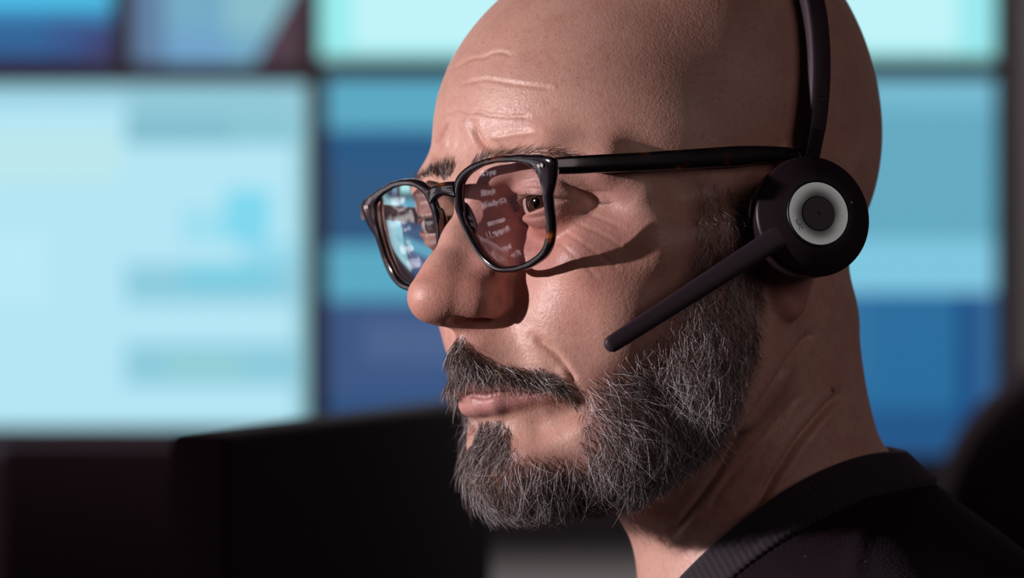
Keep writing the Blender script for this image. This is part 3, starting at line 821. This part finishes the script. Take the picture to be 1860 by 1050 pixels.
v = v + g * ((1.2 * np.exp(-(d / 13) ** 2)) * np.clip(-g[:, 1] * 3, 0, 1) * (P[:, 1] > 905))[:, None]
kn = mat('black_knit', (.011, .006, .010, 1), .9, spec=.06); t = NT(kn)
t.b.inputs['Sheen Weight'].default_value = .03; t.b.inputs['Sheen Roughness'].default_value = .5; t.b.inputs['Sheen Tint'].default_value = (.8, .6, .8, 1)
tc = t.n('ShaderNodeTexCoord').outputs['Object']
nz = t.n('ShaderNodeTexNoise', i_Scale=700.0, i_Detail=3.0); t.l(tc, nz.inputs['Vector'])
lint = t.n('ShaderNodeTexVoronoi', i_Scale=70.0); t.l(tc, lint.inputs['Vector'])
t.l(t.mix(t.math('LESS_THAN', lint.outputs['Distance'], .035), (.011, .006, .010, 1), (.12, .10, .10, 1)), t.b.inputs['Base Color'])
bp = t.n('ShaderNodeBump', i_Strength=.5, i_Distance=.0008); t.l(nz.outputs['Fac'], bp.inputs['Height']); t.l(bp.outputs['Normal'], t.b.inputs['Normal'])
sweater = from_np('sweater', shift(v), f, person, (kn,)); sweater['label'] = 'plain black knitted sweater'
v, f = surface_nets(collar_sdf, (-70, -120, -230), (180, 170, -50), 1.0)
v = project(collar_sdf, v)
ax = NECK_N; cx = np.array([52., 16, -110]); e1 = np.cross(ax, [0, 1, 0]); e1 /= np.linalg.norm(e1); e2 = np.cross(ax, e1)
ang = np.arctan2((v - cx) @ e2, (v - cx) @ e1)
g = grad(collar_sdf, v); g /= np.linalg.norm(g, axis=1, keepdims=True) + 1e-9
cc = cut(v.astype(f32))
v = v + g * (.32 * np.sin(ang * 150) * np.clip(-cc / 3, 0, 1))[:, None]
rb = mat('ribbed_knit', (.027, .020, .028, 1), .85, spec=.15)
t = NT(rb); t.b.inputs['Sheen Weight'].default_value = .2; t.b.inputs['Sheen Tint'].default_value = (.8, .65, .85, 1)
o = from_np('collar', shift(v), f, sweater, (rb,)); o['label'] = 'ribbed crew neck collar'

# ------------------------------------------------------------------ eyeglasses
GN = np.array([.11044, .98099, -.15954]); GU = np.array([.99372, -.11188, 0]); GV = np.array([.01785, .15854, .98719]); GC = np.array([33., 100.997, 12.])
IN2 = [[-21.02, 17.43], [-16.38, 20.27], [-10.51, 22.07], [-3.44, 22.83], [4.74, 22.37], [11.8, 21.41], [17.1, 19.85], [20.21, 17.1], [21.44, 13.13], [21.3, 6.59], [20.88, 1.14], [19.33, -6.08], [16.99, -10.89], [13.73, -13.7], [9.24, -15.51], [2.73, -16.9], [-3.82, -17.22], [-9.26, -16.81], [-13.39, -15.04], [-17.32, -11.56], [-19.98, -6.92], [-22.26, -1.02], [-23.64, 4.78], [-23.3, 11.02]]
OUT2 = [[-24.8, 18.79], [-22.55, 20.66], [-16.91, 23.14], [-8.92, 24.65], [-1.32, 25.05], [8.57, 24.4], [18.11, 23.23], [27.57, 21.6], [31.19, 20.68], [31.15, 17.53], [28.6, 10.68], [25.6, 7.21], [24.6, 1.46], [23.0, -7.43], [20.5, -11.99], [16.3, -15.7], [10.72, -17.8], [2.1, -19.3], [-5.88, -19.3], [-12.34, -18.2], [-16.95, -15.4], [-20.52, -10.9], [-23.9, -3.66], [-26.43, 3.39], [-27.62, 9.62], [-26.67, 13.83]]
C2 = np.array([-1.0, 2.5])
def radial(poly, th):
    p = np.array(poly) - C2; a = np.arctan2(p[:, 1], p[:, 0]); r = np.hypot(p[:, 0], p[:, 1]); o_ = np.argsort(a); a = a[o_]; r = r[o_]
    a = np.concatenate([a - 2 * PI, a, a + 2 * PI]); r = np.concatenate([r, r, r])
    return np.interp(th, a, r)
NTH = 144
TH = np.linspace(-PI, PI, NTH, endpoint=False)
def smooth_loop(r, n=2):
    for _ in range(n): r = .25 * np.roll(r, 1) + .5 * r + .25 * np.roll(r, -1)
    return r
RI = smooth_loop(radial(IN2, TH), 4); RO = smooth_loop(radial(OUT2, TH), 2)
RO = np.maximum(RO, RI + 1.7)
def plane3(x, y, w): return GC + np.multiply.outer(x, GU) + np.multiply.outer(y, GV) + np.multiply.outer(w, GN)
def other(q):
    q = np.array(q, float); q[..., 0] *= -1; a = math.radians(1.348)
    x, z = q[..., 0].copy(), q[..., 2].copy(); q[..., 0] = x * math.cos(a) - z * math.sin(a); q[..., 2] = x * math.sin(a) + z * math.cos(a); q[..., 1] -= .549
    return q
same = lambda q: np.array(q, float)
SIDES = (same, other)
def wv(q): return [Vector(x) for x in to_world(q)]
glasses = empty('eyeglasses', Vector(to_world([0, 106, 28]))); tag(glasses, 'dark tortoiseshell eyeglasses worn by the bald man', 'eyeglasses')
tt = mat('tortoiseshell', (.010, .006, .009, 1), .12, spec=.5, coat=.6); t = NT(tt)
tc = t.n('ShaderNodeTexCoord').outputs['Object']
mp = t.n('ShaderNodeMapping'); mp.inputs['Scale'].default_value = (70, 70, 110); t.l(tc, mp.inputs['Vector'])
nz = t.n('ShaderNodeTexNoise', i_Scale=1.0, i_Detail=2.5, i_Distortion=.6); t.l(mp.outputs[0], nz.inputs['Vector'])
t.l(t.ramp(nz.outputs['Fac'], [(0, (.005, .0035, .006, 1)), (.60, (.006, .0038, .0055, 1)), (.66, (.06, .014, .004, 1)), (.76, (.34, .095, .014, 1)), (1, (.42, .15, .03, 1))]), t.b.inputs['Base Color'])
bm = bmesh.new()
ST = [(math.cos(a), math.sin(a)) for a in np.linspace(0, 2 * PI, 16, endpoint=False)]
sg = lambda c, p: math.copysign(abs(c) ** p, c)
for S in SIDES:
    rings = []
    for th, ri, ro in zip(TH, RI, RO):
        ring = []
        for c, s in ST:
            q = .5 + .5 * sg(c, .65); w = 1.55 * sg(s, .65); r = ri - .4 + (ro - ri + .4) * q
            ring.append(plane3(C2[0] + r * math.cos(th), C2[1] + r * math.sin(th), w))
        rings.append(wv(S(ring)))
    sweep(bm, rings, close=False)
    # nose pad moulded on the rim
    rings = []
    for k in range(13):
        z = -1 + 2 * k / 12; rr = math.sqrt(max(1 - z * z, .0)) + .02
        rings.append(wv(S([plane3(-23.6 + 1.5 * z * -1 + 1.5 * rr * c, 4 + 6.5 * z, -2.2 + 2.4 * rr * s) for c, s in ST])))
    sweep(bm, rings)
# bridge
A = plane3(np.array([-25.0]), np.array([15.2]), np.array([0.]))[0]; B = other(A)
rings = []
for k in range(17):
    t_ = k / 16; c3 = A * (1 - t_) + B * t_ + np.array([0, 1.2, 1.6]) * 4 * t_ * (1 - t_)
    hh = 3.6 - 1.0 * 4 * t_ * (1 - t_)
    rings.append(wv([c3 + GV * hh * sg(c, .7) + np.array([0, 1, -.15]) * 1.9 * sg(s, .7) for c, s in ST]))
sweep(bm, rings)
unparent_offset(from_bm('frame_front', bm, None, (tt,)), glasses)
# temples
TP = [[64.2, 100.4, 29.1], [64.9, 97.2, 29.1], [66.8, 84.2, 29.2], [69.1, 67.4, 29.3], [72.6, 43.1, 29.7], [75.7, 20.9, 30.1], [77.5, 8.4, 30.5], [79.0, -4.2, 30.0], [79.5, -13, 26], [79.0, -19, 17], [77.5, -23, 6]]
TPh = [3.3, 3.4, 3.5, 3.55, 3.75, 4.0, 3.2, 2.7, 2.6, 2.6, 2.4]
def resample(P, n):
    P = np.array(P, float); s = np.concatenate([[0], np.cumsum(np.linalg.norm(np.diff(P[:, :3], axis=0), axis=1))]); q = np.linspace(0, s[-1], n)
    Q = np.stack([np.interp(q, s, P[:, k]) for k in range(P.shape[1])], 1)
    for _ in range(3): Q[1:-1] = .25 * Q[:-2] + .5 * Q[1:-1] + .25 * Q[2:]
    return Q
path = resample([p + [h] for p, h in zip(TP, TPh)], 60)
for S in SIDES:
    rings = []
    for k in range(len(path)):
        tg = path[min(k + 1, len(path) - 1), :3] - path[max(k - 1, 0), :3]; tg /= np.linalg.norm(tg)
        n1 = np.cross(tg, [0, 0, 1]); n1 = np.array([abs(n1[0]), n1[1] * math.copysign(1, n1[0]), 0]) if abs(n1[0]) > .2 else np.array([1., 0, 0]); n1 /= np.linalg.norm(n1); n2 = np.cross(n1, tg); n2 *= math.copysign(1, n2 @ np.array([0, .5, 1]))
        rings.append(wv(S([path[k, :3] + n1 * 1.75 * sg(s, .5) + n2 * path[k, 3] * sg(c, .5) for c, s in ST])))
    bm = bmesh.new(); sweep(bm, rings); unparent_offset(from_bm('temple', bm, None, (tt,)), glasses)
# rivets
silver = mat('rivet_silver', (.75, .72, .70, 1), .2, metal=1)
for S in SIDES:
    bm = bmesh.new()
    for dx in (-.9, .9):
        rings = [wv(S([plane3(24.6 + dx + r * .95 * c, 18.6 + r * 1.0 * s, w) for c, s in ST])) for r, w in ((.2, 2.2), (.8, 2.2), (1, 2.0), (1, 1.4))]
        sweep(bm, rings)
    unparent_offset(from_bm('rivet', bm, None, (silver,)), glasses)
# lenses : thin meniscus, slightly stronger at the back
thin = bpy.data.materials.new('lens_near'); thin.use_nodes = True; nt = thin.node_tree; nt.nodes.clear()
out = nt.nodes.new('ShaderNodeOutputMaterial'); mixn = nt.nodes.new('ShaderNodeMixShader'); tr = nt.nodes.new('ShaderNodeBsdfTransparent'); gs = nt.nodes.new('ShaderNodeBsdfGlossy'); fr = nt.nodes.new('ShaderNodeFresnel')
tr.inputs[0].default_value = (.90, .87, .90, 1); gs.inputs[0].default_value = (.82, .74, .84, 1); gs.inputs['Roughness'].default_value = 0.0; fr.inputs[0].default_value = 1.45
mu = nt.nodes.new('ShaderNodeMath'); mu.operation = 'MULTIPLY'; mu.inputs[1].default_value = 1.0; nt.links.new(fr.outputs[0], mu.inputs[0]); nt.links.new(mu.outputs[0], mixn.inputs[0]); nt.links.new(tr.outputs[0], mixn.inputs[1]); nt.links.new(gs.outputs[0], mixn.inputs[2]); nt.links.new(mixn.outputs[0], out.inputs[0])
inner = bpy.data.materials.new('lens_coated_inner'); inner.use_nodes = True; nt2 = inner.node_tree; nt2.nodes.clear()
o2 = nt2.nodes.new('ShaderNodeOutputMaterial'); t2 = nt2.nodes.new('ShaderNodeBsdfTransparent'); t2.inputs[0].default_value = (.985, .98, .985, 1); nt2.links.new(t2.outputs[0], o2.inputs[0])
gl_ = bpy.data.materials.new('lens_far'); gl_.use_nodes = True; b = gl_.node_tree.nodes['Principled BSDF']
b.inputs['Transmission Weight'].default_value = 1; b.inputs['Roughness'].default_value = 0; b.inputs['IOR'].default_value = 1.5; b.inputs['Base Color'].default_value = (1, 1, 1, 1)
for S, lm_, curvs in ((same, thin, (1 / 120., 1 / 120.)), (other, gl_, (1 / 190., 1 / 105.))):
    bm = bmesh.new(); V_ = {}
    NR = 10
    for side, (w0, curv) in enumerate(((1.5, curvs[0]), (.2, curvs[1]))):
        for k in range(NR + 1):
            for j in range(NTH):
                if k == 0 and j: V_[side, k, j] = V_[side, 0, 0]; continue
                r = (RI[j] - .05) * k / NR; x = C2[0] + r * math.cos(TH[j]); y = C2[1] + r * math.sin(TH[j])
                w = w0 - ((x - C2[0]) ** 2 + (y - C2[1]) ** 2) * curv / 2
                V_[side, k, j] = bm.verts.new(Vector(to_world(S(plane3(x, y, w)))))
    for side in (0, 1):
        for k in range(NR):
            for j in range(NTH):
                j2 = (j + 1) % NTH; q = [V_[side, k, j], V_[side, k + 1, j], V_[side, k + 1, j2], V_[side, k, j2]]
                q = list(dict.fromkeys(q)); bm.faces.new(q)
    for j in range(NTH):
        j2 = (j + 1) % NTH; bm.faces.new((V_[0, NR, j], V_[1, NR, j], V_[1, NR, j2], V_[0, NR, j2]))
    lo_ = from_bm('lens', bm, None, (lm_, inner) if lm_ is thin else (lm_,)); unparent_offset(lo_, glasses)
    if lm_ is thin:
        nv = 1 + NR * NTH
        for p_ in lo_.data.polygons:
            if any(k >= nv for k in p_.vertices): p_.material_index = 1

# ------------------------------------------------------------------ headset
def mmw(q): return Vector(np.asarray(q, float) * .001 + np.array([0, 0, EYE_Z]))
def pix(px, py, ymm):
    k = (1500 + ymm) / 1500 / 4.5; return np.array([(px - 930) * k, ymm, (525 - py) * k])
hb = mat('headset_black', (.016, .0085, .0125, 1), .42, spec=.28)
hs = mat('headset_satin', (.030, .017, .027, 1), .5, spec=.3)
leat = mat('cushion_leatherette', (.009, .005, .007, 1), .35, spec=.4)
t = NT(leat); tcn = t.n('ShaderNodeTexCoord').outputs['Object']; nz = t.n('ShaderNodeTexNoise', i_Scale=600.0); t.l(tcn, nz.inputs['Vector']); bp = t.n('ShaderNodeBump', i_Strength=.2, i_Distance=.0005); t.l(nz.outputs['Fac'], bp.inputs['Height']); t.l(bp.outputs['Normal'], t.b.inputs['Normal'])
ringm = mat('brushed_aluminium', (.165, .20, .20, 1), .26, metal=1)
t = NT(ringm); t.b.inputs['Anisotropic'].default_value = 0
CUP_N = np.array([.31, -.93, .17]); CUP_N /= np.linalg.norm(CUP_N)
CUP_C = pix(1478, 392, -79.)
ux = np.cross([0, 0, 1], CUP_N); ux /= np.linalg.norm(ux); uy = np.cross(CUP_N, ux)
def frame_of(c, n, mirror=False):
    n = np.array(n, float); x = np.cross([0, 0, 1.], n); x /= np.linalg.norm(x); y = np.cross(n, x)
    mx = Matrix.Identity(4)
    for k, a in enumerate((x, y, n)): mx[0][k], mx[1][k], mx[2][k] = a
    return Matrix.Translation(mmw(c)) @ mx @ Matrix.Scale(.001, 4)
MIR = R @ np.diag([-1, 1, 1]) @ R.T
cf_near = frame_of(CUP_C, CUP_N)
cf_far = frame_of(MIR @ (CUP_C - HO) + HO, MIR @ CUP_N)
headset = empty('headset', mmw(CUP_C)); tag(headset, 'black call centre headset with boom microphone worn over the ear', 'headset')
def hpart(name, fn, m, parent=None, lab=None):
    bm = bmesh.new(); fn(bm); o = unparent_offset(from_bm(name, bm, None, (m,)), headset)
    if parent:
        o.parent = parent; o.matrix_parent_inverse = headset.matrix_parent_inverse.copy(); o.matrix_parent_inverse = Matrix.Translation(headset.location).inverted()
    if lab: o['label'] = lab
    return o
def arc(c, r, a0, a1, n=8): return [(c[0] + r * math.cos(math.radians(a0 + (a1 - a0) * k / n)), c[1] + r * math.sin(math.radians(a0 + (a1 - a0) * k / n))) for k in range(n + 1)]
for cf, near in ((cf_near, True), (cf_far, False)):
    cup = hpart('ear_cup', lambda b: lathe(b, [(0, -12), (21.5, -12), (22.6, -10.5), (22.8, -9.2), (22.2, -8.6), (22.9, -8.0)] + arc((21.6, -1.5), 1.9, -35, 70, 6) + [(20.5, 1.1), (17, 2.9), (13.6, 4.0), (13.1, 4.1), (13.1, 3.2), (0, 3.2)], cf, 96), hb, lab='round black ear cup')
    hpart('ear_cushion', lambda b: lathe(b, [(10, -12), (19, -11.4)] + arc((22.0, -16), 4.8, 75, -90, 14) + [(15, -21.5), (11, -19), (10, -12)], cf, 96), leat, cup)
    if near:
        bm = bmesh.new(); lathe(bm, [(.001 * r_, .001 * h_) for r_, h_ in [(13.05, 3.0), (13.05, 4.9), (12.75, 5.2), (12.4, 5.1), (12.1, 4.80), (6.9, 4.56), (6.6, 4.45), (6.6, 2.8)]], Matrix.Identity(4), 160)
        ring = from_bm('cup_ring', bm, None, (ringm,)); ring['label'] = 'silver metal ring'; ring.parent = headset
        ring.matrix_parent_inverse = Matrix.Translation(headset.location).inverted(); ring.matrix_basis = cf @ Matrix.Scale(1000, 4)
        hpart('hub', lambda b: lathe(b, [(6.6, 2.8), (6.6, 4.6), (6.4, 4.8), (.75, 4.9), (.55, 4.55), (0, 4.45)], cf, 64), hs, None)
        a_ = math.radians(208)
        tm = cf @ Matrix.Rotation(a_, 4, 'Z') @ Matrix.Translation((9.6, 0, 4.79)) @ Matrix.Rotation(PI / 2, 4, 'Z') @ Matrix.Rotation(math.radians(2.6), 4, 'X')
        o = text_mesh('lettering', 'NFC', 2.3, tm, None, mat('print_grey', (.10, .095, .09, 1), .6)); o.parent = ring; o.matrix_parent_inverse = (cf @ Matrix.Scale(1000, 4)).inverted()
        hpart('status_light', lambda b: lathe(b, [(0, 3.2), (.5, 3.2), (.5, 4.05), (.35, 4.2), (0, 4.2)], cf @ Matrix.Translation((14.6, 4.6, -.6)), 16), mat('led_lens', (.05, .045, .05, 1), .2))
# headband path over the crown, in a plane leaning back
def band_pt(phi, gap):
    c = np.array([0, 0, 45.]); dx = np.array([math.cos(phi), 0, math.sin(phi)])
    lo_, hi_ = 20., 140.
    def q(r):
        p = c + dx * r; p[1] = -10.5 - .21 * (p[2] - 25); return p
    for _ in range(30):
        mid_ = (lo_ + hi_) / 2
        if head_nose_free(q(mid_)) < gap: lo_ = mid_
        else: hi_ = mid_
    return q((lo_ + hi_) / 2)
def head_nose_free(p):
    a = np.array([[abs(p[0]), p[1], p[2]]], f32)
    return float(smin(ell(a, (0, -2, 50), (74.5, 89, 79)), smin(ell(a, (0, -24, 70), (70, 70, 68)), ell(a, (0, -38, 38), (64, 54, 60)), 20), 20)[0])
def band(phis, wid, thk, gap, scale_end=None):
    P_ = np.array([band_pt(a, gap) for a in phis]); rings = []
    for _ in range(4): P_[1:-1] = .25 * P_[:-2] + .5 * P_[1:-1] + .25 * P_[2:]
    for k in range(len(P_)):
        tg = P_[min(k + 1, len(P_) - 1)] - P_[max(k - 1, 0)]; tg /= np.linalg.norm(tg)
        fw = np.array([0, 1., -.17]); fw -= tg * (fw @ tg); fw /= np.linalg.norm(fw); od = np.cross(fw, tg); od *= math.copysign(1, od @ (P_[k] - np.array([0, -10, 45])))
        rings.append(wv([P_[k] + fw * wid / 2 * sg(c, .38) + od * thk / 2 * sg(s, .38) for c, s in ST]))
    return rings
D_ = math.radians
hpart('headband', lambda b: sweep(b, band(np.linspace(D_(BANDSPLIT), D_(180 - BANDSPLIT), 70), 9.4, 6.0, 6.5)), hs)
for ends in ((-22, BANDSPLIT + 2), (202, 178 - BANDSPLIT)):
    hpart('slider', lambda b: sweep(b, band(np.linspace(D_(ends[0]), D_(ends[1]), 16), 9.0, 5.4, 6.6)), hb)
# boom microphone
A = pix(1424, 424, -85.); B = pix(1100, 632, BOOM_Y)
ax_ = (B - A) / np.linalg.norm(B - A); dn = np.cross(ax_, [0, -1, 0]); dn /= np.linalg.norm(dn); dp = np.cross(dn, ax_)
rings = []; Lb = np.linalg.norm(B - A)
for s_, w_ in [(-2.5, 5.2), (-1, 5.2), (1, 5.0), (4, 4.7), (10, 4.35), (25, 4.1), (45, 3.8), (Lb - 6, 3.35), (Lb - 3.2, 3.3)] + [(Lb - 3.2 + 3.3 * math.sin(D_(a)), 3.3 * math.cos(D_(a))) for a in (20, 40, 58, 72, 84)]:
    th_ = min(2.4, w_ * .8) if s_ > 0 else 1.6
    rings.append([mmw(A + ax_ * s_ + dn * w_ * sg(c, .7) + dp * th_ * sg(s, .55)) for c, s in ST])
boom = hpart('microphone_boom', lambda b: sweep(b, rings), hs)
tipm = mat('mic_tip', (.10, .095, .11, 1), .45)
hpart('microphone_tip', lambda b: sweep(b, [[mmw(A + ax_ * (Lb - 2.4 + 3.3 * math.sin(D_(a))) + dn * 2.9 * math.cos(D_(a)) * sg(c, .7) + dp * 1.7 * math.cos(D_(a)) * sg(s, .6)) for c, s in ST] for a in (20, 45, 65, 80, 87)]), tipm, boom)
# faint maker's lettering on the band
pA = np.array(band_pt(D_(1), 9.7)); pB = np.array(band_pt(D_(11), 9.7)); yv = Vector((pB - pA) @ R.T).normalized(); fwv = Vector(np.array([0, 1, -.17]) @ R.T).normalized(); zv = yv.cross(fwv) * -1; 
xv = yv; y2 = fwv; zv = xv.cross(y2)
mx = Matrix.Identity(4)
for k, a in enumerate((xv, y2, zv)): mx[0][k], mx[1][k], mx[2][k] = a
o = text_mesh('lettering', 'Jabra', 4.2, Matrix.Translation(Vector(to_world((pA + pB) / 2))) @ mx @ Matrix.Scale(.001, 4), None, mat('print_purple', (.055, .040, .060, 1), .5), depth=.25)
unparent_offset(o, headset)
